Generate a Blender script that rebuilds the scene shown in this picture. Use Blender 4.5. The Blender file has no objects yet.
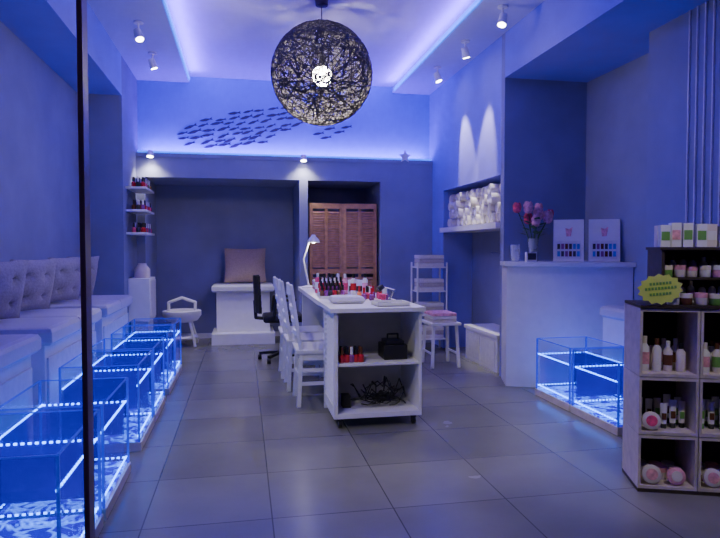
import bpy, bmesh, math, random
from mathutils import Vector, Matrix
random.seed(7)
PI=math.pi
scene=bpy.context.scene

# ---------------- materials ----------------
MATS={}
def mat(name,col,rough=0.5,metal=0.0,noise=0.06,scale=12,bump=0.0,alpha=1.0,emit=None,estr=0,spec=0.5,trans=0):
    if name in MATS: return MATS[name]
    m=bpy.data.materials.new(name); m.use_nodes=True
    nt=m.node_tree; b=nt.nodes['Principled BSDF']
    b.inputs['Roughness'].default_value=rough
    b.inputs['Metallic'].default_value=metal
    b.inputs['Alpha'].default_value=alpha
    b.inputs['Specular IOR Level'].default_value=spec
    b.inputs['Transmission Weight'].default_value=trans
    tc=nt.nodes.new('ShaderNodeTexCoord')
    n=nt.nodes.new('ShaderNodeTexNoise'); n.inputs['Scale'].default_value=scale; n.inputs['Detail'].default_value=4
    nt.links.new(tc.outputs['Object'],n.inputs['Vector'])
    r=nt.nodes.new('ShaderNodeValToRGB')
    r.color_ramp.elements[0].position=0.3; r.color_ramp.elements[1].position=0.7
    r.color_ramp.elements[0].color=(*[c*(1-noise) for c in col],1)
    r.color_ramp.elements[1].color=(*[min(1,c*(1+noise)) for c in col],1)
    nt.links.new(n.outputs['Fac'],r.inputs['Fac'])
    nt.links.new(r.outputs['Color'],b.inputs['Base Color'])
    if bump>0:
        bp=nt.nodes.new('ShaderNodeBump'); bp.inputs['Strength'].default_value=bump; bp.inputs['Distance'].default_value=0.01
        nt.links.new(n.outputs['Fac'],bp.inputs['Height']); nt.links.new(bp.outputs['Normal'],b.inputs['Normal'])
    if emit:
        b.inputs['Emission Color'].default_value=(*emit,1); b.inputs['Emission Strength'].default_value=estr
    MATS[name]=m; return m

WALL=mat('plaster_led_tint',(0.25,0.22,0.70),0.85,bump=0.15,noise=0.05,scale=3)  # blue of the LED light put into the side wall colour
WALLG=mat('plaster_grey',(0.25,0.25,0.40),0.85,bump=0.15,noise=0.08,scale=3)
WALLW=mat('plaster_upper_led_tint',(0.20,0.14,0.85),0.85,bump=0.08,noise=0.02,scale=3)  # cove-light violet mixed into the base colour of the upper back wall
CEIL=mat('ceiling_led_tint',(0.56,0.52,0.85),0.9,noise=0.02)  # lilac cast of the coves carried by the base colour
WHITE=mat('white_lacquer',(0.80,0.79,0.78),0.35,noise=0.03)
WHITEW=mat('white_painted_wood',(0.72,0.71,0.69),0.5,noise=0.07,scale=25)
PAD=mat('white_leatherette',(0.64,0.63,0.66),0.45,noise=0.03,bump=0.1,scale=40)
CUSH=mat('grey_linen',(0.38,0.35,0.37),0.9,noise=0.12,bump=0.3,scale=60)
BEIGE=mat('beige_linen',(0.5,0.37,0.27),0.9,noise=0.1,bump=0.3,scale=60)
BLACK=mat('black_plastic',(0.012,0.012,0.014),0.45,noise=0.2)
DARK=mat('dark_wood',(0.045,0.032,0.025),0.5,noise=0.3,scale=20)
WOOD=mat('louver_wood',(0.50,0.27,0.12),0.55,noise=0.2,scale=18)
BASEW=mat('pale_wood',(0.62,0.54,0.46),0.5,noise=0.12,scale=18)
GLASS=mat('tank_glass',(0.04,0.06,0.7),0.03,alpha=0.08,noise=0.02)
GEDGE=mat('tank_glass_edge_glow',(0.03,0.05,0.6),0.15,alpha=0.8,noise=0.02,emit=(0.03,0.06,1),estr=0.3)  # edges are no lamp; emission imitates LED light caught in the glass
TOWEL=mat('towel',(0.75,0.71,0.68),0.95,noise=0.08,bump=0.4,scale=80)
TOWELD=mat('towel_taupe',(0.56,0.50,0.46),0.95,noise=0.12,bump=0.4,scale=80)
CHROME=mat('chrome',(0.7,0.7,0.72),0.2,metal=1,noise=0.02)
FISH=mat('fish_vinyl',(0.06,0.05,0.09),0.6,noise=0.1)
BRONZE=mat('bronze_frame',(0.34,0.20,0.20),0.4,noise=0.1)
PINK=mat('pink_petal',(0.8,0.07,0.18),0.7,noise=0.3,scale=40)
LPINK=mat('light_pink_petal',(0.85,0.36,0.42),0.7,noise=0.3,scale=40)
LEAF=mat('leaf_green',(0.04,0.16,0.04),0.6,noise=0.3)
RED=mat('red_polish',(0.55,0.02,0.03),0.25)
PURP=mat('purple_polish',(0.3,0.05,0.25),0.25)
ORANGE=mat('orange_polish',(0.8,0.25,0.08),0.3)
CREAM=mat('cream_plastic',(0.75,0.68,0.58),0.4)
GREENL=mat('green_label',(0.15,0.4,0.08),0.5)
YELLOW=mat('yellow_card',(0.62,0.8,0.12),0.6,noise=0.05)
BROWN=mat('brown_bottle',(0.15,0.06,0.03),0.25)
BLUEL=mat('blue_plastic',(0.1,0.2,0.6),0.4)
INK=mat('ink',(0.05,0.05,0.06),0.6)
VGLASS=mat('vase_glass',(0.8,0.85,0.95),0.03,alpha=0.3)
LED=mat('led_strip_blue',(0.0,0.1,1),0.5,emit=(0.0,0.14,1.0),estr=2.6)
LEDT=mat('led_bead_blue',(0.0,0.1,1),0.5,emit=(0.02,0.18,1.0),estr=16)
BULB=mat('bulb_glow',(1,1,1),0.5,emit=(1.0,0.9,0.75),estr=90)
SPOTG=mat('spot_glow',(1,1,1),0.5,emit=(1.0,0.97,0.95),estr=30)
FIBRE=mat('lamp_fibre',(0.04,0.036,0.045),0.7,noise=0.2)

def floor_mat():
    m=bpy.data.materials.new('floor_tiles'); m.use_nodes=True; nt=m.node_tree; b=nt.nodes['Principled BSDF']
    tc=nt.nodes.new('ShaderNodeTexCoord'); mp=nt.nodes.new('ShaderNodeMapping')
    mp.inputs['Location'].default_value=(0.12,0.18,0)
    br=nt.nodes.new('ShaderNodeTexBrick'); br.offset=0.0; br.inputs['Scale'].default_value=1
    br.inputs['Brick Width'].default_value=0.6; br.inputs['Row Height'].default_value=0.6
    br.inputs['Mortar Size'].default_value=0.0035
    br.inputs['Color1'].default_value=(0.165,0.165,0.135,1); br.inputs['Color2'].default_value=(0.205,0.205,0.165,1)
    br.inputs['Mortar'].default_value=(0.07,0.07,0.06,1)
    n=nt.nodes.new('ShaderNodeTexNoise'); n.inputs['Scale'].default_value=2.5; n.inputs['Detail'].default_value=5
    rr=nt.nodes.new('ShaderNodeMapRange'); rr.inputs['To Min'].default_value=0.75; rr.inputs['To Max'].default_value=1.25
    mx=nt.nodes.new('ShaderNodeVectorMath'); mx.operation='SCALE'
    nt.links.new(tc.outputs['Object'],mp.inputs['Vector']); nt.links.new(mp.outputs['Vector'],br.inputs['Vector'])
    nt.links.new(tc.outputs['Object'],n.inputs['Vector']); nt.links.new(n.outputs['Fac'],rr.inputs['Value'])
    nt.links.new(br.outputs['Color'],mx.inputs[0]); nt.links.new(rr.outputs['Result'],mx.inputs['Scale'])
    nt.links.new(mx.outputs['Vector'],b.inputs['Base Color'])
    mr=nt.nodes.new('ShaderNodeMapRange'); mr.inputs['To Min'].default_value=0.2; mr.inputs['To Max'].default_value=0.30
    nt.links.new(n.outputs['Fac'],mr.inputs['Value']); nt.links.new(mr.outputs['Result'],b.inputs['Roughness'])
    bp=nt.nodes.new('ShaderNodeBump'); bp.inputs['Strength'].default_value=0.3; bp.inputs['Distance'].default_value=0.003; bp.invert=True
    nt.links.new(br.outputs['Fac'],bp.inputs['Height']); nt.links.new(bp.outputs['Normal'],b.inputs['Normal'])
    return m
FLOOR=floor_mat()

def caustic_bed_mat(name,bright):
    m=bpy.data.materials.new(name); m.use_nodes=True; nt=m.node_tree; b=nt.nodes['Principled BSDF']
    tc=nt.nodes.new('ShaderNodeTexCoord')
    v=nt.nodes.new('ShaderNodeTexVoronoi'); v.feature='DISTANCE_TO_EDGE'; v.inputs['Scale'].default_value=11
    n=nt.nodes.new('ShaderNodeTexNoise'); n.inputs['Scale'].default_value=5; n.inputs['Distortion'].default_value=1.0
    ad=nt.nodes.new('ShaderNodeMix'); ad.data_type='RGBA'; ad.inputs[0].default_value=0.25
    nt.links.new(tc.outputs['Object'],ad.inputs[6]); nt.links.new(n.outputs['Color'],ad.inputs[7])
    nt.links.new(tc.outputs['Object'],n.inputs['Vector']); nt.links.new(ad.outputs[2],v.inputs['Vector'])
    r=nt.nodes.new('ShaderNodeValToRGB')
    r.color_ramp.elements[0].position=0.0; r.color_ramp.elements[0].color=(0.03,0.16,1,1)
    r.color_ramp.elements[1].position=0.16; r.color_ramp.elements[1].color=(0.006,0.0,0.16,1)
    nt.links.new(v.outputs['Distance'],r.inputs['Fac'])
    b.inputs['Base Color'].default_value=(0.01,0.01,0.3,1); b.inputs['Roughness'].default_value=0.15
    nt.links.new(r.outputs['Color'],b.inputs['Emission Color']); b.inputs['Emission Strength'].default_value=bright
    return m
BED=caustic_bed_mat('tank_bed_painted_caustics',4.5)  # ripple light on the bed is painted as an emissive caustic pattern
def surf_mat():
    m=bpy.data.materials.new('water_painted_glow'); m.use_nodes=True; nt=m.node_tree; b=nt.nodes['Principled BSDF']
    b.inputs['Base Color'].default_value=(0.01,0.0,0.25,1); b.inputs['Roughness'].default_value=0.05; b.inputs['Alpha'].default_value=0.16
    b.inputs['Emission Color'].default_value=(0.04,0.01,1,1); b.inputs['Emission Strength'].default_value=0.7  # emission paints in the LED light scattered by the water
    n=nt.nodes.new('ShaderNodeTexNoise'); n.inputs['Scale'].default_value=14
    tc=nt.nodes.new('ShaderNodeTexCoord'); nt.links.new(tc.outputs['Object'],n.inputs['Vector'])
    bp=nt.nodes.new('ShaderNodeBump'); bp.inputs['Strength'].default_value=0.5; bp.inputs['Distance'].default_value=0.02
    nt.links.new(n.outputs['Fac'],bp.inputs['Height']); nt.links.new(bp.outputs['Normal'],b.inputs['Normal'])
    return m
WATER=surf_mat()

# ---------------- mesh builder ----------------
class B:
    def __init__(s,name): s.name=name; s.v=[]; s.f=[]; s.m=[]; s.sm=[]; s.mats=[]; s.M=Matrix.Identity(4)
    def mi(s,m):
        if m not in s.mats: s.mats.append(m)
        return s.mats.index(m)
    def add(s,vs,fs,m,smooth=False):
        o=len(s.v); s.v+= [s.M@Vector(p) for p in vs]
        k=s.mi(m)
        for f in fs: s.f.append([o+i for i in f]); s.m.append(k); s.sm.append(smooth)
    def box(s,x0,x1,y0,y1,z0,z1,m):
        s.add([(x0,y0,z0),(x1,y0,z0),(x1,y1,z0),(x0,y1,z0),(x0,y0,z1),(x1,y0,z1),(x1,y1,z1),(x0,y1,z1)],
              [(0,3,2,1),(4,5,6,7),(0,1,5,4),(1,2,6,5),(2,3,7,6),(3,0,4,7)],m)
    def cbox(s,c,d,m,R=None):
        R=R or Matrix.Identity(3); h=Vector(d)/2; vs=[]
        for z in (-1,1):
            for x,y in ((-1,-1),(1,-1),(1,1),(-1,1)): vs.append(Vector(c)+R@Vector((x*h.x,y*h.y,z*h.z)))
        s.add(vs,[(0,3,2,1),(4,5,6,7),(0,1,5,4),(1,2,6,5),(2,3,7,6),(3,0,4,7)],m)
    def beam(s,p0,p1,w,t,m,up=(0,0,1)):
        p0=Vector(p0);p1=Vector(p1);d=(p1-p0); L=d.length; d.normalize(); u=Vector(up)
        if abs(d.dot(u))>0.95: u=Vector((1,0,0))
        a=d.cross(u).normalized(); b=a.cross(d).normalized()
        R=Matrix((a,d,b)).transposed(); s.cbox((p0+p1)/2,(w,L,t),m,R)
    def poly(s,pts,z0,z1,m):
        n=len(pts); vs=[(x,y,z0) for x,y in pts]+[(x,y,z1) for x,y in pts]
        s.add(vs,[tuple(reversed(range(n))),tuple(range(n,2*n))]+[(i,(i+1)%n,n+(i+1)%n,n+i) for i in range(n)],m)
    def lathe(s,c,prof,m,seg=16,R=None):
        R=R or Matrix.Identity(3); vs=[];fs=[]; n=len(prof)
        for r,z in prof:
            for k in range(seg):
                a=2*PI*k/seg; vs.append(Vector(c)+R@Vector((r*math.cos(a),r*math.sin(a),z)))
        for i in range(n-1):
            for k in range(seg):
                fs.append((i*seg+k,i*seg+(k+1)%seg,(i+1)*seg+(k+1)%seg,(i+1)*seg+k))
        if prof[0][0]>1e-4: fs.append(tuple(reversed(range(seg))))
        if prof[-1][0]>1e-4: fs.append(tuple((n-1)*seg+k for k in range(seg)))
        s.add(vs,fs,m,True)
    def cyl(s,p0,p1,r0,m,r1=None,seg=12):
        p0=Vector(p0);p1=Vector(p1);d=p1-p0; L=d.length
        R=d.to_track_quat('Z','Y').to_matrix()
        s.lathe(p0,[(r0,0),(r1 if r1 is not None else r0,L)],m,seg,R)
    def sph(s,c,r,m,sc=(1,1,1),seg=14,rings=8):
        R=Matrix.Diagonal(sc)
        s.lathe(c,[(max(1e-5,r*math.sin(PI*i/rings)),-r*math.cos(PI*i/rings)) for i in range(rings+1)],m,seg,R)
    def tube(s,pts,r,m,seg=8):
        for a,b in zip(pts[:-1],pts[1:]): s.cyl(a,b,r,m,seg=seg)
        for p in pts[1:-1]: s.sph(p,r,m,seg=8,rings=4)
    def done(s,bevel=0.0,parent=None):
        xs=[p.x for p in s.v];ys=[p.y for p in s.v];zs=[p.z for p in s.v]
        o=Vector(((min(xs)+max(xs))/2,(min(ys)+max(ys))/2,min(zs)))
        me=bpy.data.meshes.new(s.name); me.from_pydata([p-o for p in s.v],[],s.f)
        for m in s.mats: me.materials.append(m)
        for p,k,sm in zip(me.polygons,s.m,s.sm): p.material_index=k; p.use_smooth=sm
        bm=bmesh.new(); bm.from_mesh(me); bmesh.ops.remove_doubles(bm,verts=bm.verts,dist=1e-5)
        bmesh.ops.recalc_face_normals(bm,faces=bm.faces); bm.to_mesh(me); bm.free()
        ob=bpy.data.objects.new(s.name,me); scene.collection.objects.link(ob); ob.location=o
        if any(s.sm):
            try: me.set_sharp_from_angle(angle=math.radians(40))
            except Exception: pass
        if bevel>0:
            bv=ob.modifiers.new('bevel','BEVEL'); bv.width=bevel; bv.segments=2; bv.limit_method='ANGLE'; bv.angle_limit=math.radians(50)
        if parent: ob.parent=parent
        return ob

def slab(name,x0,x1,y0,y1,z0,z1,m):
    b=B(name); b.box(x0,x1,y0,y1,z0,z1,m); return b.done()

# ---------------- room shell ----------------
CZ=3.5; ZS=2.98
slab('floor',-1.95,3.65,-0.6,9.1,-0.1,0,FLOOR)
b=B('ceiling'); b.box(-1.95,3.65,0,9.1,CZ,CZ+0.1,CEIL)
b.box(-1.3,-0.66,0,8.05,3.42,CZ,CEIL); b.box(2.02,2.55,0,8.05,3.42,CZ,CEIL); b.done()
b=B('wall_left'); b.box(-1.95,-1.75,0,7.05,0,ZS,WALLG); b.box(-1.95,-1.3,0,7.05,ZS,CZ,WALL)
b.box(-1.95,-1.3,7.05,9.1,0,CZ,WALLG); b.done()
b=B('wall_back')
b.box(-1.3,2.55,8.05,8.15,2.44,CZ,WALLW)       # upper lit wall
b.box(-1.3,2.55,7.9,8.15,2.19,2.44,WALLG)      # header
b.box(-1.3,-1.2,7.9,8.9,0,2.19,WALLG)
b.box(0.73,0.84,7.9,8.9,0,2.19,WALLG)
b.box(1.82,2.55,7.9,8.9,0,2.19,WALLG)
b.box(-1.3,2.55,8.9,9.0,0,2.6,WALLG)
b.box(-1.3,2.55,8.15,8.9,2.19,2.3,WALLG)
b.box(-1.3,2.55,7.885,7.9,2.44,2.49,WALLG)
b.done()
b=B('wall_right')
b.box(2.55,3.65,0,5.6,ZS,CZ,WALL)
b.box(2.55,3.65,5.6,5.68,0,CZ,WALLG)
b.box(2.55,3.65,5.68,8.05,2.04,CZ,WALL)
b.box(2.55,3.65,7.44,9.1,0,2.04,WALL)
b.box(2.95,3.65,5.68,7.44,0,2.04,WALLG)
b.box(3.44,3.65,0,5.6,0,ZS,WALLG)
b.box(3.12,3.44,0,4.22,0,ZS,WALLG)
b.done()
b=B('reflection_rib_1')  # ribs modelled in place of pale door and window frame reflections
for i in range(6): 
    y=3.78-i*0.075; b.box(3.108,3.12,y-0.010,y,0,ZS,WHITEW)
b.done()
slab('niche_shelf',2.50,2.95,5.68,7.44,1.50,1.56,WHITE)
b=B('baseboard_back'); b.box(-1.2,0.73,8.885,8.9,0,0.07,WHITE); b.done()

# LED strips
b=B('led_strip'); b.box(-1.28,2.53,7.905,7.935,2.485,2.515,LED); b.box(-1.28,2.53,7.905,7.935,2.44,2.485,WHITE); b.done()
b=B('led_strip'); b.box(-0.66,-0.642,0.1,7.9,3.412,3.45,LED); b.done()
b=B('led_strip'); b.box(2.002,2.02,0.1,7.9,3.412,3.45,LED); b.done()

b=B('window_frame'); b.box(-0.2215,-0.2145,0.89,0.92,0,3.42,BRONZE); b.done()

# ---------------- fish decal ----------------
b=B('fish_wall_decal')
def fish(cx,cz,L,ang):
    ca,sa=math.cos(ang),math.sin(ang)
    prof=[(-0.5,0),(-0.3,0.07),(0,0.10),(0.28,0.035),(0.5,0.10),(0.43,0),(0.5,-0.10),(0.28,-0.035),(0,-0.10),(-0.3,-0.07)]
    vs=[]
    for d in (0,0.004):
        for x,z in prof:
            X=x*L;Z=z*L*1.0
            vs.append((cx+X*ca-Z*sa,8.047-d,cz+X*sa+Z*ca))
    n=len(prof)
    b.add(vs,[tuple(range(n,2*n))]+[(i,(i+1)%n,n+(i+1)%n,n+i) for i in range(n)],FISH)
for row in range(7):
    n=[7,9,10,10,9,7,5][row]
    x0=[-0.15,-0.5,-0.72,-0.82,-0.8,-0.7,-0.45][row]
    for k in range(n):
        x=x0+.06+k*0.165+random.uniform(-.03,.03)
        z=3.12-row*0.07+ (x-0.1)*0.12+random.uniform(-.015,.015)
        if 2.58<z<3.3: fish(x,z-0.03,random.uniform(.14,.19),math.radians(random.uniform(8,24)))
for x,z in ((1.0,2.83),(1.15,2.9),(1.28,2.86),(1.1,2.78),(1.38,2.93)): fish(x,z,.16,.2)
b.done()

# ---------------- pendant ----------------
PC=Vector((0.70,5.37,2.85)); PR=0.45
e=bpy.data.objects.new('pendant_lamp',None); scene.collection.objects.link(e); e.location=PC
cu=bpy.data.curves.new('fibre_ball','CURVE'); cu.dimensions='3D'; cu.bevel_depth=0.0036; cu.bevel_resolution=1
for i in range(190):
    ax=Vector((random.gauss(0,1),random.gauss(0,1),random.gauss(0,1))).normalized()
    h=random.uniform(-0.75,0.75)*PR; rr=math.sqrt(PR*PR-h*h); q=ax.to_track_quat('Z','Y')
    sp=cu.splines.new('POLY'); N=40; sp.points.add(N-1)
    jit=random.uniform(0.97,1.0)
    for k in range(N):
        a=2*PI*k/N; p=q@Vector((rr*math.cos(a),rr*math.sin(a),h)); p*=jit
        sp.points[k].co=(*p,1)
    sp.use_cyclic_u=True
cu.materials.append(FIBRE)
o=bpy.data.objects.new('fibre_ball',cu); scene.collection.objects.link(o); o.parent=e
def child(bb,parent):
    ob=bb.done(); ob.parent=parent; ob.matrix_parent_inverse=Matrix.Translation(-parent.location); return ob
b=B('bulb'); b.sph(PC+Vector((0,0,-0.02)),0.09,BULB); child(b,e)
b=B('cord'); b.cyl(PC+Vector((0,0,0.08)),(PC.x,PC.y,CZ-0.03),0.004,BLACK,seg=8)
b.lathe((PC.x,PC.y,CZ-0.06),[(0.02,0),(0.055,0.01),(0.06,0.06)],BLACK); b.lathe(PC+Vector((0,0,0.06)),[(0.03,0),(0.03,0.09),(0.01,0.11)],BLACK)
b.lathe(PC+Vector((0,0,0.43)),[(0.09,0),(0.09,0.012),(0.02,0.03)],BLACK); child(b,e)

# ---------------- fish tanks ----------------
def area(loc,size,power,col,direction,name='led_light'):
    l=bpy.data.lights.new(name,'AREA'); l.shape='RECTANGLE'; l.size,l.size_y=size; l.energy=power; l.color=col
    o=bpy.data.objects.new(name,l); scene.collection.objects.link(o); o.location=loc
    o.rotation_euler=Vector(direction).to_track_quat('-Z','Y').to_euler(); return o
def tank(x0,x1,y0,y1,ztop):
    b=B('fish_pedicure_tank')
    b.box(x0,x1,y0,y1,0.0,0.055,BASEW)
    z0=0.055; t=0.008; i=0.008
    X0,X1,Y0,Y1=x0+i,x1-i,y0+i,y1-i
    b.box(X0,X1,Y0,Y0+t,z0,ztop,GLASS); b.box(X0,X1,Y1-t,Y1,z0,ztop,GLASS)
    b.box(X0,X0+t,Y0+t,Y1-t,z0,ztop,GLASS); b.box(X1-t,X1,Y0+t,Y1-t,z0,ztop,GLASS)
    for x in (X0,X1-t):
        for y in (Y0,Y1-t): b.box(x-0.002,x+t+0.002,y-0.002,y+t+0.002,z0,ztop+0.002,GEDGE)
    for y in (Y0,Y1-t): b.box(X0+t,X1-t,y-0.001,y+t+0.001,ztop,ztop+0.005,GEDGE)
    for x in (X0,X1-t): b.box(x-0.001,x+t+0.001,Y0+t,Y1-t,ztop,ztop+0.005,GEDGE)
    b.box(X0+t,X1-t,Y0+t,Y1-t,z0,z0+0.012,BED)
    zw=ztop-0.13; e=0.014
    xa,xb,ya,yb=X0+t+e,X1-t-e,Y0+t+e,Y1-t-e
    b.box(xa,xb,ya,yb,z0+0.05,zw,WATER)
    for z in (z0+0.03,zw-0.01):
        n=int((Y1-Y0)/0.03)
        for k in range(n):
            y=Y0+0.02+k*0.03
            for x in (X0+t+0.004,X1-t-0.010): b.box(x,x+0.006,y,y+0.014,z,z+0.009,LEDT)
        n=int((X1-X0)/0.03)
        for k in range(n):
            x=X0+0.02+k*0.03
            for y in (Y1-t-0.010,): b.box(x,x+0.014,y,y+0.006,z,z+0.009,LEDT)
    b.done()
    area((( x0+x1)/2,(y0+y1)/2,0.085),(x1-x0-0.25,y1-y0-0.25),1.8,(0.06,0.01,1),Vector((0,0,1)))
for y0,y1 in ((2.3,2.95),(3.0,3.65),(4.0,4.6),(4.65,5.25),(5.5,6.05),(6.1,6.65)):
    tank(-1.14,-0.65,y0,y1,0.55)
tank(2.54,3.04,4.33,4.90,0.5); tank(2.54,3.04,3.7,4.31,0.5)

# ---------------- benches ----------------
def pad(b,x0,x1,y0,y1,z0,z1,m,ins=0.02):
    vs=[];
    L=[(z0,ins),(z0+0.02,0),(z1-0.03,0),(z1-0.008,0.012),(z1,0.04)]
    for z,i in L: vs+=[(x0+i,y0+i,z),(x1-i,y0+i,z),(x1-i,y1-i,z),(x0+i,y1-i,z)]
    fs=[(3,2,1,0)]
    for k in range(len(L)-1):
        for j in range(4): fs.append((k*4+j,k*4+(j+1)%4,k*4+4+(j+1)%4,k*4+4+j))
    n=4*(len(L)-1); fs.append((n,n+1,n+2,n+3)); b.add(vs,fs,m)
for y0,y1 in ((2.3,3.75),(3.95,5.27),(5.48,6.68)):
    b=B('pedicure_bench'); b.box(-1.745,-1.2,y0+0.02,y1-0.02,0.0,0.7,WHITE)
    b.box(-1.2,-1.185,y0+0.05,y1-0.05,0.08,0.62,WHITEW)
    ym=(y0+y1)/2
    pad(b,-1.745,-1.15,y0,ym-0.004,0.7,0.81,PAD); pad(b,-1.745,-1.15,ym+0.004,y1,0.7,0.81,PAD); b.done(0.004)
def cushion(name,c,w,h,t,m,R,tuft=True):
    b=B(name); N=14
    def P(u,v,sd):
        x=(u-.5)*w; z=(v-.5)*h
        ed=(math.sin(PI*u)**0.45)*(math.sin(PI*v)**0.45) if 0<u<1 and 0<v<1 else 0
        y=sd*t/2*ed
        if tuft:
            for a in (.3,.7):
                for bb in (.3,.7):
                    y*=1-0.75*math.exp(-((u-a)**2+(v-bb)**2)/0.004)
        x*=1-0.05*math.sin(PI*v); z*=1-0.05*math.sin(PI*u)
        return Vector(c)+R@Vector((x,y,z))
    for sd in (-1,1):
        vs=[P(i/N,j/N,sd) for i in range(N+1) for j in range(N+1)]
        fs=[(i*(N+1)+j,(i+1)*(N+1)+j,(i+1)*(N+1)+j+1,i*(N+1)+j+1) for i in range(N) for j in range(N)]
        b.add(vs,fs,m,True)
    return b.done()
for y in (2.75,3.4,4.25,4.9,5.75,6.3):
    R=Matrix.Rotation(math.radians(66),3,'Z')@Matrix.Rotation(math.radians(12),3,'X')
    cushion('tufted_cushion',(-1.57,y,1.02),0.48,0.41,0.14,CUSH,R)
b=B('pedicure_bench'); b.box(3.08,3.435,4.24,4.72,0,0.7,WHITE); pad(b,3.05,3.435,4.24,4.725,0.7,0.80,PAD); b.done(0.004)
b=B('pedicure_bench'); b.box(-0.36,0.36,8.38,8.88,0.13,0.70,WHITE); pad(b,-0.42,0.42,8.3,8.885,0.70,0.80,PAD)
b.box(-0.42,0.42,8.18,8.885,0,0.15,WHITE); b.done(0.004)
cushion('beige_cushion',(0.03,8.66,1.055),0.58,0.5,0.16,BEIGE,Matrix.Rotation(math.radians(-14),3,'X'),False)
b=B('foot_bath_stool')
cx,cy=-0.80,8.25
b.lathe((cx,cy,0.32),[(0.12,0),(0.2,0.02),(0.25,0.09),(0.25,0.15),(0.21,0.16),(0.17,0.08),(0.0001,0.06)],WHITE,20)
for k in range(4):
    a=PI/4+k*PI/2; b.tube([(cx+.15*math.cos(a),cy+.15*math.sin(a),.33),(cx+.24*math.cos(a),cy+.24*math.sin(a),.08),(cx+.25*math.cos(a),cy+.25*math.sin(a),.01)],0.018,WHITE)
b.lathe((cx,cy,0.1),[(0.18,0),(0.21,0.02),(0.18,0.04)],WHITE,20)
b.tube([(cx-.17,cy,.42),(cx-.17,cy,.58),(cx,cy,.64),(cx+.17,cy,.58),(cx+.17,cy,.42)],0.02,WHITE); b.done()

# ---------------- desk + cart ----------------
b=B('manicure_table')
b.box(0.60,1.25,4.78,6.7,0.83,0.87,WHITE)
b.box(0.64,1.21,4.80,4.83,0,0.83,WHITE); b.box(0.64,1.21,6.6,6.66,0,0.83,WHITE)
b.box(0.95,0.98,4.83,6.6,0.3,0.83,WHITE)
b.box(0.98,1.2,6.15,6.6,0.1,0.83,WHITEW)
b.done(0.003)
b=B('storage_cart')
x0,x1,y0,y1=0.63,1.28,4.2,4.74
b.box(x0-0.03,x1+0.02,y0-0.03,y1+0.01,0.84,0.872,WHITE)
b.box(x0,x1,y0,y1,0.075,0.11,WHITE); b.box(x1-0.02,x1,y0,y1,0.11,0.84,WHITE)
b.box(x0,x1,y1-0.015,y1,0.11,0.84,WHITE)
b.box(x0+0.02,x1-0.02,y0+0.01,y1-0.015,0.45,0.47,WHITE)
b.box(x0,x0+0.03,y0,y0+0.05,0.11,0.84,WHITE); b.box(x0,x0+0.03,y1-0.06,y1,0.11,0.84,WHITE)
b.box(x0,x0+0.03,y0+.05,y1-.06,0.11,0.16,WHITE); b.box(x0,x0+0.03,y0+.05,y1-.06,0.79,0.84,WHITE)
b.box(x0+0.026,x0+0.03,y0+.05,y1-.06,0.16,0.79,DARK)
for k in range(16):
    b.cbox((x0+0.010,(y0+y1)/2-0.005,0.18+k*0.039),(0.006,y1-y0-0.11,0.03),WHITEW,Matrix.Rotation(math.radians(30),3,'Y'))
for x in (x0+.05,x1-.05):
    for y in (y0+.05,y1-.05):
        b.cyl((x-.012,y,.03),(x+.012,y,.03),0.03,BLACK); b.box(x-.02,x+.02,y-.015,y+.015,.05,.076,BLACK)
b.done(0.002)
def polish(b,x,y,z,m,s=1.0,cap=None):
    b.lathe((x,y,z),[(0.013*s,0),(0.015*s,0.004),(0.015*s,0.03*s),(0.007*s,0.038*s)],m,8)
    b.lathe((x,y,z+0.038*s),[(0.008*s,0),(0.007*s,0.035*s)],cap or BLACK,8)
def bottle(b,x,y,z,r,h,m,capm,lab=None):
    b.lathe((x,y,z),[(r*.93,0),(r,0.005),(r,h*.68),(r*.45,h*.8),(r*.45,h*.83)],m,12)
    b.lathe((x,y,z+h*.8),[(r*.5,0),(r*.5,h*.2)],capm,12)
    if lab: b.lathe((x,y,z+h*.2),[(r*1.03,0),(r*1.03,h*.35)],lab,12)
def jar(b,x,y,z,r,h,m,capm):
    b.lathe((x,y,z),[(r*.9,0),(r,0.004),(r,h*.62)],m,14); b.lathe((x,y,z+h*.62),[(r*1.06,0),(r*1.06,h*.38)],capm,14)
def tubeb(b,x,y,z,w,h,m,capm,lab=None):
    b.lathe((x,y,z),[(w*.8,0),(w*.8,h*.18)],capm,12)
    vs=[];n=12
    for k in range(n): a=2*PI*k/n; vs.append((x+w*.85*math.cos(a),y+w*.85*math.sin(a),z+h*.18))
    for k in range(n): a=2*PI*k/n; vs.append((x+w*1.1*math.cos(a),y+w*.12*math.sin(a),z+h))
    b.add(vs,[tuple(range(n,2*n))]+[(k,(k+1)%n,n+(k+1)%n,n+k) for k in range(n)],m,True)
    if lab: b.box(x-w*.6,x+w*.6,y-w*.8,y-w*.35,z+h*.35,z+h*.6,lab)
b=B('nail_polish_bottles')
for i in range(5):
    for j in range(2): polish(b,0.70+i*0.035,4.27+j*0.05,0.471,random.choice([RED,PURP,PINK,BROWN]),1.5,random.choice([BLACK,WHITE,BROWN]))
b.done()
b=B('black_tool_case'); b.box(1.02,1.2,4.3,4.5,0.472,0.58,BLACK); b.box(1.04,1.18,4.32,4.48,0.58,0.61,BLACK); b.tube([(1.07,4.4,.61),(1.07,4.4,.65),(1.15,4.4,.65),(1.15,4.4,.61)],.007,BLACK); b.done(0.006)
b=B('power_cables')
for s in range(7):
    pts=[]; cx=0.88+s*0.045; ph=random.uniform(0,6); ra=random.uniform(.05,.1)
    for k in range(18):
        a=k*0.7+ph; pts.append((cx+ra*math.cos(a),4.40+.07*math.sin(a),0.122+0.008*k*random.uniform(.4,1.6)))
    b.tube(pts,0.0045,BLACK,6)
b.box(0.72,0.78,4.36,4.46,0.112,0.2,BLACK); b.box(1.0,1.15,4.5,4.58,0.112,0.16,BLACK); b.done()

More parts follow.
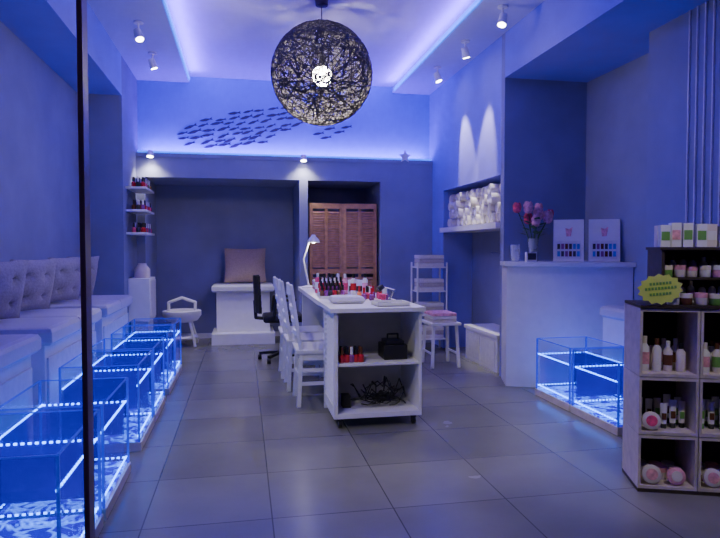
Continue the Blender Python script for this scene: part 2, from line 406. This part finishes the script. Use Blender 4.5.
TZ=0.871
b=B('nail_polish_display')
for st in range(3):
    b.box(0.64,0.86,5.05+st*0.06,5.11+st*0.06,TZ,TZ+0.02+st*0.03,WHITE)
    for k in range(6): polish(b,0.66+k*0.036,5.08+st*0.06,TZ+0.02+st*0.03,random.choice([BROWN,PURP,INK,RED]),1.3)
b.done()
b=B('nail_polish_bottles')
for k in range(16): polish(b,random.uniform(.98,1.2),4.80+k*0.025,TZ,random.choice([RED,PINK,ORANGE,PURP,CREAM]),1.4,random.choice([BLACK,WHITE,RED]))
b.done()
b=B('uv_nail_lamp'); cx,cy=1.08,5.85
b.lathe((cx,cy,TZ),[(0.12,0),(0.13,0.02),(0.125,0.07),(0.09,0.11),(0.0001,0.12)],WHITE,20); b.box(cx-.07,cx+.07,cy-.135,cy-.1,TZ+.012,TZ+.06,BLACK); b.done()
b=B('spray_bottles')
for x,y,c,l in ((.83,5.55,WHITE,PINK),(.88,5.6,CREAM,BLUEL),(.80,5.65,WHITE,GREENL),(1.0,5.45,WHITE,RED),(.93,5.5,LPINK,PINK),(.75,5.6,WHITE,PINK),(1.12,5.5,WHITE,LPINK),(.70,5.7,PINK,WHITE)):
    bottle(b,x,y,TZ,.027,.19,c,BLACK if c==WHITE else WHITE,l)
b.done()
b=B('folded_hand_towels')
for k in range(4): b.box(0.72,0.98,6.1,6.35,TZ+k*.024,TZ+.022+k*.024,TOWEL if k%2 else LPINK)
b.done(0.008)
b=B('white_paper_tray'); b.box(0.96,1.2,4.25,4.47,TZ+0.002,TZ+.008,WHITE)
for a in ((.96,.965,4.25,4.47),(1.195,1.2,4.25,4.47),(.96,1.2,4.25,4.255),(.96,1.2,4.465,4.47)): b.box(*a,TZ+.002,TZ+.03,WHITE)
b.box(1.0,1.1,4.29,4.42,TZ+.008,TZ+.018,BLACK); b.done()
b=B('magnifier_arm'); b.lathe((1.14,4.62,TZ+.002),[(.04,0),(.04,.01),(.015,.02)],BLACK,16)
b.tube([(1.14,4.62,TZ+.02),(1.18,4.62,TZ+.10),(1.08,4.6,TZ+.13)],.007,CHROME); b.cyl((1.08,4.6,TZ+.13),(1.04,4.59,TZ+.10),.022,BLACK); b.done()
b=B('manicure_cushion'); pad(b,.66,.92,4.5,4.7,TZ+.002,TZ+.06,PAD); b.done()
def desklamp(x,y,hx,m,h=0.42):
    b=B('desk_lamp'); b.lathe((x,y,TZ),[(.08,0),(.08,.012),(.02,.025)],m,20)
    b.tube([(x,y,TZ+.02),(x-.06,y,TZ+h*.55),(x+.01,y,TZ+h*.92),(x+hx,y-.02,TZ+h)],.010,m)
    b.lathe((x+hx,y-.02,TZ+h-.07),[(.07,0),(.062,.03),(.03,.06),(.018,.085)],m,18)
    b.sph((x+hx,y-.02,TZ+h-.05),.028,SPOTG); b.done()
desklamp(0.70,6.5,0.05,WHITE,.56)
b=B('pink_gel_jars')
for k in range(6): jar(b,.70+k*.04,5.40+.02*(k%2),TZ,.017,.04,PINK if k%2 else LPINK,WHITE)
b.done()

# ---------------- chairs ----------------
def chair(x,y):
    b=B('dining_chair')
    b.M=Matrix.Translation((x,y,0))
    for s in (-1,1):
        b.beam((-.20,s*.19,0),(-.18,s*.19,.46),.034,.034,WHITE); b.beam((-.18,s*.19,.45),(-.26,s*.19,1.0),.034,.028,WHITE)
        b.beam((.19,s*.19,0),(.19,s*.19,.44),.036,.036,WHITE)
        b.beam((-.2,s*.19,.19),(.19,s*.19,.19),.018,.03,WHITE); b.beam((-.2,s*.19,.30),(.19,s*.19,.30),.018,.03,WHITE)
        b.beam((-.18,s*.19,.41),(.19,s*.19,.41),.02,.06,WHITE)
    b.beam((.19,-.19,.24),(.19,.19,.24),.018,.03,WHITE); b.beam((-.19,-.19,.24),(-.19,.19,.24),.018,.03,WHITE)
    b.beam((.19,-.19,.41),(.19,.19,.41),.02,.06,WHITE)
    b.box(-.22,.23,-.22,.22,.44,.47,WHITE)
    for z,h in ((.96,.09),(.80,.04),(.70,.04),(.60,.04)):
        xx=-.18-.08*(z-.45)/.55
        for k in range(4):
            ya=-.19+k*.095; yb=ya+.095
            c=lambda yy: xx-.02*(1-(yy/.19)**2)
            b.beam((c(ya),ya,z),(c(yb),yb,z),.018,h,WHITE)
    b.done(.004)
chair(.64,5.06); chair(.60,5.62); chair(.58,6.16)
b=B('office_chair'); x,y=0.44,6.98; b.M=Matrix.Translation((x,y,0))
for k in range(5):
    a=2*PI*k/5+.3; b.beam((0,0,.1),(.27*math.cos(a),.27*math.sin(a),.075),.04,.03,BLACK)
    b.cyl((.27*math.cos(a)-.02,.27*math.sin(a),.03),(.27*math.cos(a)+.02,.27*math.sin(a),.03),.03,BLACK)
b.cyl((0,0,.09),(0,0,.46),.025,CHROME); pad(b,-.22,.24,-.23,.23,.46,.54,BLACK)
b.tube([(-.12,0,.48),(-.3,0,.5),(-.31,0,.7)],.02,BLACK)
for j in range(6):
    z0=.60+j*.07; 
    for k in range(4):
        ya=-.2+k*.1; f=lambda yy,z:-.25-.05*(1-(yy/.2)**2)-.05*(z-.6)
        b.beam((f(ya,z0),ya,z0),(f(ya+.1,z0),ya+.1,z0),.03,.071,BLACK)
for s in (-1,1): b.tube([(-.1,s*.22,.5),(-.1,s*.27,.55),(-.08,s*.27,.72),(.14,s*.27,.72)],.018,BLACK)
b.done(.004)

# ---------------- folding screen ----------------
b=B('folding_screen')
def panel(p0,p1,ztop):
    p0=Vector(p0);p1=Vector(p1);d=(p1-p0);L=d.length;ang=math.atan2(d.y,d.x)
    b.M=Matrix.Translation((p0.x,p0.y,0))@Matrix.Rotation(ang,4,'Z')
    b.box(0,.045,-.015,.015,0,ztop,WOOD); b.box(L-.045,L,-.015,.015,0,ztop,WOOD); b.box(L/2-.02,L/2+.02,-.012,.012,.06,ztop-.06,WOOD)
    for z in (.04,.95,ztop-.07): b.box(.045,L-.045,-.015,.015,z,z+.07,WOOD)
    z=.13
    while z<ztop-.1:
        if not .92<z<1.04: b.cbox((L/2,0,z),(L-.09,.006,.034),WOOD,Matrix.Rotation(math.radians(-35),3,'X'))
        z+=.033
panel((.87,8.0),(1.33,8.06),1.90); panel((1.335,8.06),(1.79,8.0),1.90); b.done()

# ---------------- left wall shelves ----------------
for z in (1.48,1.74,2.0):
    b=B('wall_shelf'); b.box(-1.3,-1.08,7.2,7.85,z-.025,z,WHITE); b.done(.002)
    b=B('nail_polish_bottles')
    for k in range(12):
        for j in range(3): polish(b,-1.12-j*.05,7.23+k*.05,z+.001,random.choice([RED,PURP,INK,PINK,BROWN]),1.5,random.choice([BLACK,BLACK,WHITE]))
    b.done()
b=B('towel_warmer_cabinet'); b.box(-1.295,-1.06,7.25,7.7,.45,.95,WHITE); b.box(-1.06,-1.05,7.27,7.68,.48,.92,WHITEW); b.box(-1.28,-1.08,7.3,7.65,0,.45,WHITE)
b.lathe((-1.17,7.45,.95),[(.09,0),(.09,.1),(.05,.15),(.05,.17)],CREAM); b.done(.01)

# ---------------- right wall things ----------------
b=B('rolled_towels')
for r in range(4):
    for k in range(14):
        y=5.76+k*.118+(.055 if r%2 else 0)
        if y>7.37: continue
        z=1.619+r*.1; x=2.55+random.uniform(-.02,.08); rr=.056
        if z+rr>2.03: continue
        R=Matrix.Rotation(math.radians(90),3,'Y')
        b.lathe((x,y,z),[(.008,.008),(.022,.0),(.026,.010),(.040,.0),(.044,.008),(rr-.004,.0),(rr,.01),(rr,.3)],TOWEL if random.random()<.85 else TOWELD,12,R)
b.done()
b=B('towel_rack'); x0,x1,y0,y1=2.12,2.5,7.15,7.42
for x in (x0,x1):
    for y in (y0,y1): b.cyl((x,y,0),(x,y,1.12),.012,WHITE)
for z in (.15,.45,.75,1.05):
    b.box(x0,x1,y0,y1,z,z+.015,WHITE)
    for q in range(3): b.box(x0+.03,x1-.03,y0+.02,y1-.02,z+.017+q*.05,z+.062+q*.05,TOWEL if q!=1 else TOWELD)
b.done(.004)
b=B('side_stool'); cx,cy=2.15,6.35
b.box(cx-.17,cx+.17,cy-.2,cy+.2,.46,.49,WHITE)
for sx in (-1,1):
    for sy in (-1,1): b.beam((cx+sx*.15,cy+sy*.18,0),(cx+sx*.13,cy+sy*.15,.46),.03,.03,WHITE)
    b.beam((cx+sx*.145,cy-.17,.15),(cx+sx*.145,cy+.17,.15),.02,.02,WHITE)
for q in range(3): b.box(cx-.14,cx+.13,cy-.16,cy+.16,.491+q*.035,.522+q*.035,[TOWELD,TOWEL,LPINK][q])
b.done(.004)
b=B('storage_box'); b.box(2.58,2.93,5.8,6.7,0,.36,WHITE); b.box(2.565,2.94,5.78,6.72,.36,.40,WHITE); b.box(2.57,2.58,5.85,6.22,.05,.33,WHITEW); b.box(2.57,2.58,6.27,6.65,.05,.33,WHITEW); b.done(.003)
b=B('wall_hanger'); b.tube([(2.94,6.1,1.25),(2.9,6.1,1.25),(2.9,6.7,1.25),(2.94,6.7,1.25)],.008,CHROME); b.done()

# ---------------- reception counter ----------------
b=B('reception_counter')
b.poly([(2.42,5.24),(3.43,4.80),(3.43,5.59),(2.53,5.59)],0,1.13,WHITE)
b.poly([(2.39,5.225),(3.435,4.765),(3.435,5.595),(2.51,5.595)],1.13,1.17,WHITE); b.done(.003)
KZ=1.171
b=B('peony_vase'); vx,vy=2.74,5.35
b.lathe((vx,vy,KZ),[(.045,0),(.05,.01),(.04,.1),(.055,.22),(.05,.22),(.036,.1),(.04,.015)],VGLASS,18)
b.lathe((vx,vy,KZ+.012),[(.038,0),(.034,.09),(.04,.13)],VGLASS,14)
fl=[(-.17,0,.50,PINK,.07),(-.07,-.03,.50,LPINK,.08),(.05,.0,.44,LPINK,.09),(.14,-.02,.41,LPINK,.085),(-.03,.05,.40,PINK,.075),(.0,-.05,.37,LPINK,.075),(.19,.03,.45,PINK,.06),(.08,.05,.5,LPINK,.07)]
for dx,dy,h,m,r in fl:
    c=Vector((vx+dx,vy+dy,KZ+h)); b.tube([(vx,vy,KZ+.05),(vx+dx*.35,vy+dy*.35,KZ+.25),c],.004,LEAF,6)
    b.sph(c,r*.55,m)
    for k in range(14):
        a=k*2.4; t=.25+.75*k/14; R=Matrix.Rotation(a,3,'Z')@Matrix.Rotation(-t*1.1,3,'Y')
        vs=[];N=4
        for i in range(N+1):
            for j in range(N+1):
                th=(i/N)*1.1; ph=(j/N-.5)*1.2*math.sin(PI*(.25+.6*i/N))
                vs.append(c+R@Vector((r*(.5+.5*t)*math.sin(th)*math.cos(ph)+r*.1,r*math.sin(th)*math.sin(ph),r*(1-math.cos(th)*.9)*.9-r*.3)))
        b.add(vs,[(i*(N+1)+j,(i+1)*(N+1)+j,(i+1)*(N+1)+j+1,i*(N+1)+j+1) for i in range(N) for j in range(N)],m,True)
for k in range(18):
    a=k*2.4; L=.13; c=Vector((vx+.05*math.cos(a),vy+.05*math.sin(a),KZ+.24+.010*k)); d=Vector((math.cos(a)*.8,math.sin(a)*.8,.25)); s=Vector((-math.sin(a),math.cos(a),0))*.03
    b.add([c,c+d*L*.5+s,c+d*L,c+d*L*.5-s+Vector((0,0,.004))],[(0,1,2,3)],LEAF)
b.done()
b=B('drinking_glass'); b.lathe((2.57,5.38,KZ),[(.035,0),(.042,.01),(.045,.16),(.041,.16),(.038,.015)],VGLASS,16); b.done()
def displayframe(cx,cy):
    b=B('nail_art_display_frame'); b.M=Matrix.Translation((cx,cy,KZ))@Matrix.Rotation(math.radians(-28),4,'Z')@Matrix.Rotation(math.radians(-8),4,'X')
    b.box(-.135,.135,0,.012,.004,.40,WHITE); 
    for a in ((-.135,-.122,-.006,0,.004,.40),(.122,.135,-.006,0,.004,.40),(-.122,.122,-.006,0,.387,.40),(-.122,.122,-.006,0,.004,.017)): b.box(*a,WHITE)
    b.box(-.11,.11,-.003,0,.03,.2,WHITEW)
    for k in range(6):
        for r in range(2):
            b.box(-.10+k*.035,-.075+k*.035,-.007,-.003,.05+r*.07,.1+r*.07,[BLUEL,INK,PURP,BROWN,INK,BLUEL][(k+r)%6])
    b.add([(-.02,-.004,.24),(.02,-.004,.24),(.035,-.004,.33),(.005,-.004,.31),(-.03,-.004,.32)],[(0,1,2,3,4)],LPINK)
    b.beam((0,.012,.25),(0,.09,.02),.04,.005,WHITE); b.done()
displayframe(2.99,5.14); displayframe(3.27,5.0)
b=B('card_holder'); b.box(2.60,2.70,5.20,5.24,KZ,KZ+.09,WHITEW); b.box(2.61,2.69,5.192,5.20,KZ+.02,KZ+.08,INK); b.done()

# ---------------- product display ----------------
SM=Matrix.Translation((2.06,2.82,0))@Matrix.Rotation(math.radians(-20),4,'Z')
CW=.30; NC=3; D=.3
zs=[0.02,.31,.62,.985]
b=B('product_display_shelf'); b.M=SM
for r in range(3):
    z0,z1=zs[r],zs[r+1]
    for c in range(NC):
        xa=c*CW; xb=xa+CW-.004
        b.box(xa,xa+.014,0,D,z0,z1-.004,BASEW); b.box(xb-.014,xb,0,D,z0,z1-.004,BASEW)
        b.box(xa+.014,xb-.014,0,D,z0,z0+.016,BASEW); b.box(xa+.014,xb-.014,0,D,z1-.02,z1-.004,BASEW)
        b.box(xa+.014,xb-.014,D-.008,D,z0+.016,z1-.02,DARK)
b.box(0,NC*CW,0,D,0,.02,DARK)
b.box(0,NC*CW,-.01,D,.985,1.0,DARK)
xs=.12
b.box(xs,xs+.016,.06,D,1.0,1.29,DARK); b.box(NC*CW-.016,NC*CW,.06,D,1.0,1.29,DARK); b.box(xs,NC*CW,D-.01,D,1.0,1.29,DARK)
b.box(xs,NC*CW,.10,D,1.13,1.142,DARK); b.box(xs-.01,NC*CW,.05,D,1.29,1.305,DARK)
b.done(.001)
def items(name,z,x0,x1,y,kind,step,pal):
    b=B(name); b.M=SM; x=x0
    while x<x1:
        if z>.99 or (step*.44+.02 < (x%CW) < CW-step*.44-.022):
            m,c,l=random.choice(pal)
            yy=y+random.uniform(-.01,.02)
            s=random.uniform(.9,1.1)
            if kind=='bottle': bottle(b,x,yy,z,step*.4,.17*s,m,c,l)
            if kind=='smallbottle': bottle(b,x,yy,z,step*.38,.11*s,m,c,l)
            if kind=='jar': jar(b,x,yy,z,step*.44,.06*s,m,c)
            if kind=='tube': tubeb(b,x,yy,z,step*.36,.15*s,m,c,l)
            if kind=='box':
                h=.12*s; b.box(x-step*.42,x+step*.42,yy-.02,yy+.03,z,z+h,m); b.box(x-step*.35,x+step*.35,yy-.021,yy-.02,z+h*.3,z+h*.7,l or c)
        x+=step
    b.done()
P1=[(CREAM,BROWN,GREENL),(WHITE,BROWN,None),(WHITE,CREAM,LPINK),(CREAM,BLACK,None),(CREAM,WHITE,BROWN)]
P2=[(WHITE,GREENL,GREENL),(CREAM,BLACK,GREENL),(WHITE,INK,BROWN)]
P3=[(LPINK,WHITE,None),(CREAM,LPINK,None),(WHITE,CREAM,None),(BROWN,CREAM,None),(GREENL,CREAM,None)]
items('lotion_bottles',.637,.05,.88,.08,'bottle',.060,P1)
items('lotion_bottles',.637,.06,.88,.18,'bottle',.06,P1)
items('hand_cream_tubes',.327,.15,.88,.09,'tube',.05,P2)
items('hand_cream_tubes',.327,.05,.88,.17,'tube',.05,P2)
items('cream_jars',.037,.075,.88,.11,'jar',.075,P3)
items('cream_jars',.037,.075,.88,.21,'jar',.075,P3)
items('cream_jars',1.001,.17,.86,.035,'jar',.07,P3)
items('small_cosmetic_bottles',1.001,.17,.86,.19,'smallbottle',.05,P1)
items('cream_jars',1.143,.17,.86,.14,'jar',.065,P3)
items('small_cosmetic_bottles',1.143,.17,.86,.22,'smallbottle',.055,P1)
items('cosmetic_boxes',1.306,.15,.88,.12,'box',.06,[(WHITE,GREENL,GREENL),(CREAM,BROWN,BROWN),(CREAM,GREENL,WHITE),(WHITE,BLUEL,LPINK)])
items('cosmetic_boxes',1.306,.17,.88,.22,'box',.075,[(WHITE,GREENL,BROWN),(CREAM,BROWN,LPINK),(CREAM,GREENL,GREENL)])
b=B('round_soap_tins'); b.M=SM
for x,z,r,m,m2 in ((.075,.037+.052,.05,CREAM,LPINK),(.20,.037+.048,.046,LPINK,CREAM),(.07,.327+.05,.048,CREAM,PINK),(.38,.037+.05,.048,CREAM,LPINK)):
    R=Matrix.Rotation(math.radians(80),3,'X'); b.lathe((x,.035,z),[(r,0),(r,.018),(r*.8,.024)],m,20,R); b.lathe((x,.0125,z+.004),[(r*.6,0),(r*.6,.003)],m2,16,R)
b.done()
b=B('starburst_price_sign'); b.M=SM@Matrix.Translation((.09,-.02,1.085))@Matrix.Rotation(math.radians(-6),4,'Y')
n=28; vs=[]
for d in (0,.004):
    for k in range(n):
        a=2*PI*k/n; q=1.0 if k%2 else .86; vs.append((.115*q*math.cos(a),d,.082*q*math.sin(a)))
b.add(vs,[tuple(range(n)),tuple(range(2*n-1,n-1,-1))]+[(k,n+k,n+(k+1)%n,(k+1)%n) for k in range(n)],YELLOW)
for z,w in ((.03,.05),(.005,.075),(-.025,.055)):
    k=-w
    while k<w: b.box(k,k+.011,-.002,0,z-.007,z+.007,GREENL); k+=.016
b.done()

# ---------------- spotlights ----------------
def spotfix(loc,target,power,col=(1,.93,.84),ang=60):
    loc=Vector(loc); d=(Vector(target)-loc).normalized(); b=B('ceiling_spotlight')
    b.cyl(loc+Vector((0,0,.12)),loc+Vector((0,0,.105)),.045,WHITE); b.cyl(loc+Vector((0,0,.11)),loc+Vector((0,0,.03)),.01,WHITE)
    b.cyl(loc-d*.05,loc+d*.05,.035,WHITE,.042,16); b.cyl(loc+d*.0505,loc+d*.053,.034,SPOTG,seg=16); b.done()
    l=bpy.data.lights.new('spot_beam','SPOT'); l.energy=power; l.color=col; l.spot_size=math.radians(ang); l.spot_blend=.6; l.shadow_soft_size=.03
    o=bpy.data.objects.new('spot_beam',l); scene.collection.objects.link(o); o.location=loc+d*.07; o.rotation_euler=d.to_track_quat('-Z','Y').to_euler()
ZC=3.3
spotfix((-.95,6.0,ZC),(0.1,4.8,0),100,ang=55); spotfix((-.95,6.9,ZC),(0.1,7.4,0),90,ang=60)
spotfix((2.25,5.0,ZC),(1.3,4.2,0),125,ang=60); spotfix((2.25,5.9,ZC),(2.6,6.1,2.0),140,ang=36); spotfix((2.25,6.8,ZC),(2.6,6.6,2.2),140,ang=36)
spotfix((-.95,3.0,ZC),(.5,3.2,0),85,ang=60); spotfix((1.9,1.2,ZC+.09),(2.4,2.8,.7),100,ang=36)  # second spot added out of view to brighten the product shelf
spotfix((-.95,1.2,ZC),(.95,4.3,.5),150,ang=42)  # extra spot, added out of view to light the cart front
for x in (-1.12,.78):
    b=B('ledge_spotlight'); b.cyl((x,7.84,2.50),(x,7.82,2.43),.035,WHITE,.045); b.cyl((x,7.8195,2.4295),(x,7.819,2.427),.036,SPOTG); b.cyl((x,7.89,2.47),(x,7.84,2.47),.012,WHITE); b.done()
    l=bpy.data.lights.new('spot_beam','SPOT'); l.energy=24; l.color=(1,.97,.92); l.spot_size=math.radians(120); l.spot_blend=.8; l.shadow_soft_size=.04
    o=bpy.data.objects.new('spot_beam',l); scene.collection.objects.link(o); o.location=(x,7.8,2.41); o.rotation_euler=Vector((0,.05,-1)).to_track_quat('-Z','Y').to_euler()
b=B('star_ornament'); n=10; vs=[]
for d in (0,.03):
    for k in range(n):
        a=PI/2+2*PI*k/n; q=.09 if k%2==0 else .04; vs.append((2.15+q*math.cos(a),7.86+d*.4,2.53+q*math.sin(a)))
b.add(vs,[tuple(range(n)),tuple(range(2*n-1,n-1,-1))]+[(k,n+k,n+(k+1)%n,(k+1)%n) for k in range(n)],WHITEW); b.done()

# ---------------- lights ----------------
BL=(0.15,0.0,1.0)
area((.62,7.98,2.50),(3.7,.08),48,BL,(0,-.15,1),'cove_light')
for x,sx in ((-.60,1),(1.96,-1)):
    d=Vector((sx,0,1.1)).normalized()
    o=area((x,4.0,3.40),(7.6,.03),62,BL,d,'cove_light')
    z=-d; xx=Vector((0,1,0)); yy=z.cross(xx); o.rotation_euler=Matrix((xx,yy,z)).transposed().to_euler()
l=bpy.data.lights.new('pendant_light','POINT'); l.energy=85; l.color=(1,.87,.74); l.shadow_soft_size=.08
o=bpy.data.objects.new('pendant_light',l); scene.collection.objects.link(o); o.location=PC+Vector((0,0,-.16))
l=bpy.data.lights.new('desk_light','POINT'); l.energy=4; l.color=(1,.95,.9); l.shadow_soft_size=.03
o=bpy.data.objects.new('desk_light',l); scene.collection.objects.link(o); o.location=(.75,6.48,TZ+.42)

w=bpy.data.worlds.new('World'); scene.world=w; w.use_nodes=True
w.node_tree.nodes['Background'].inputs['Color'].default_value=(0.16,0.12,0.45,1); w.node_tree.nodes['Background'].inputs['Strength'].default_value=0.09

cam=bpy.data.cameras.new('camera'); cam.lens=30; cam.sensor_width=36; cam.clip_start=.05
co=bpy.data.objects.new('camera',cam); scene.collection.objects.link(co); co.location=(0,0,1.3)
co.rotation_euler=(math.radians(88),0,math.radians(-11.03)); scene.camera=co
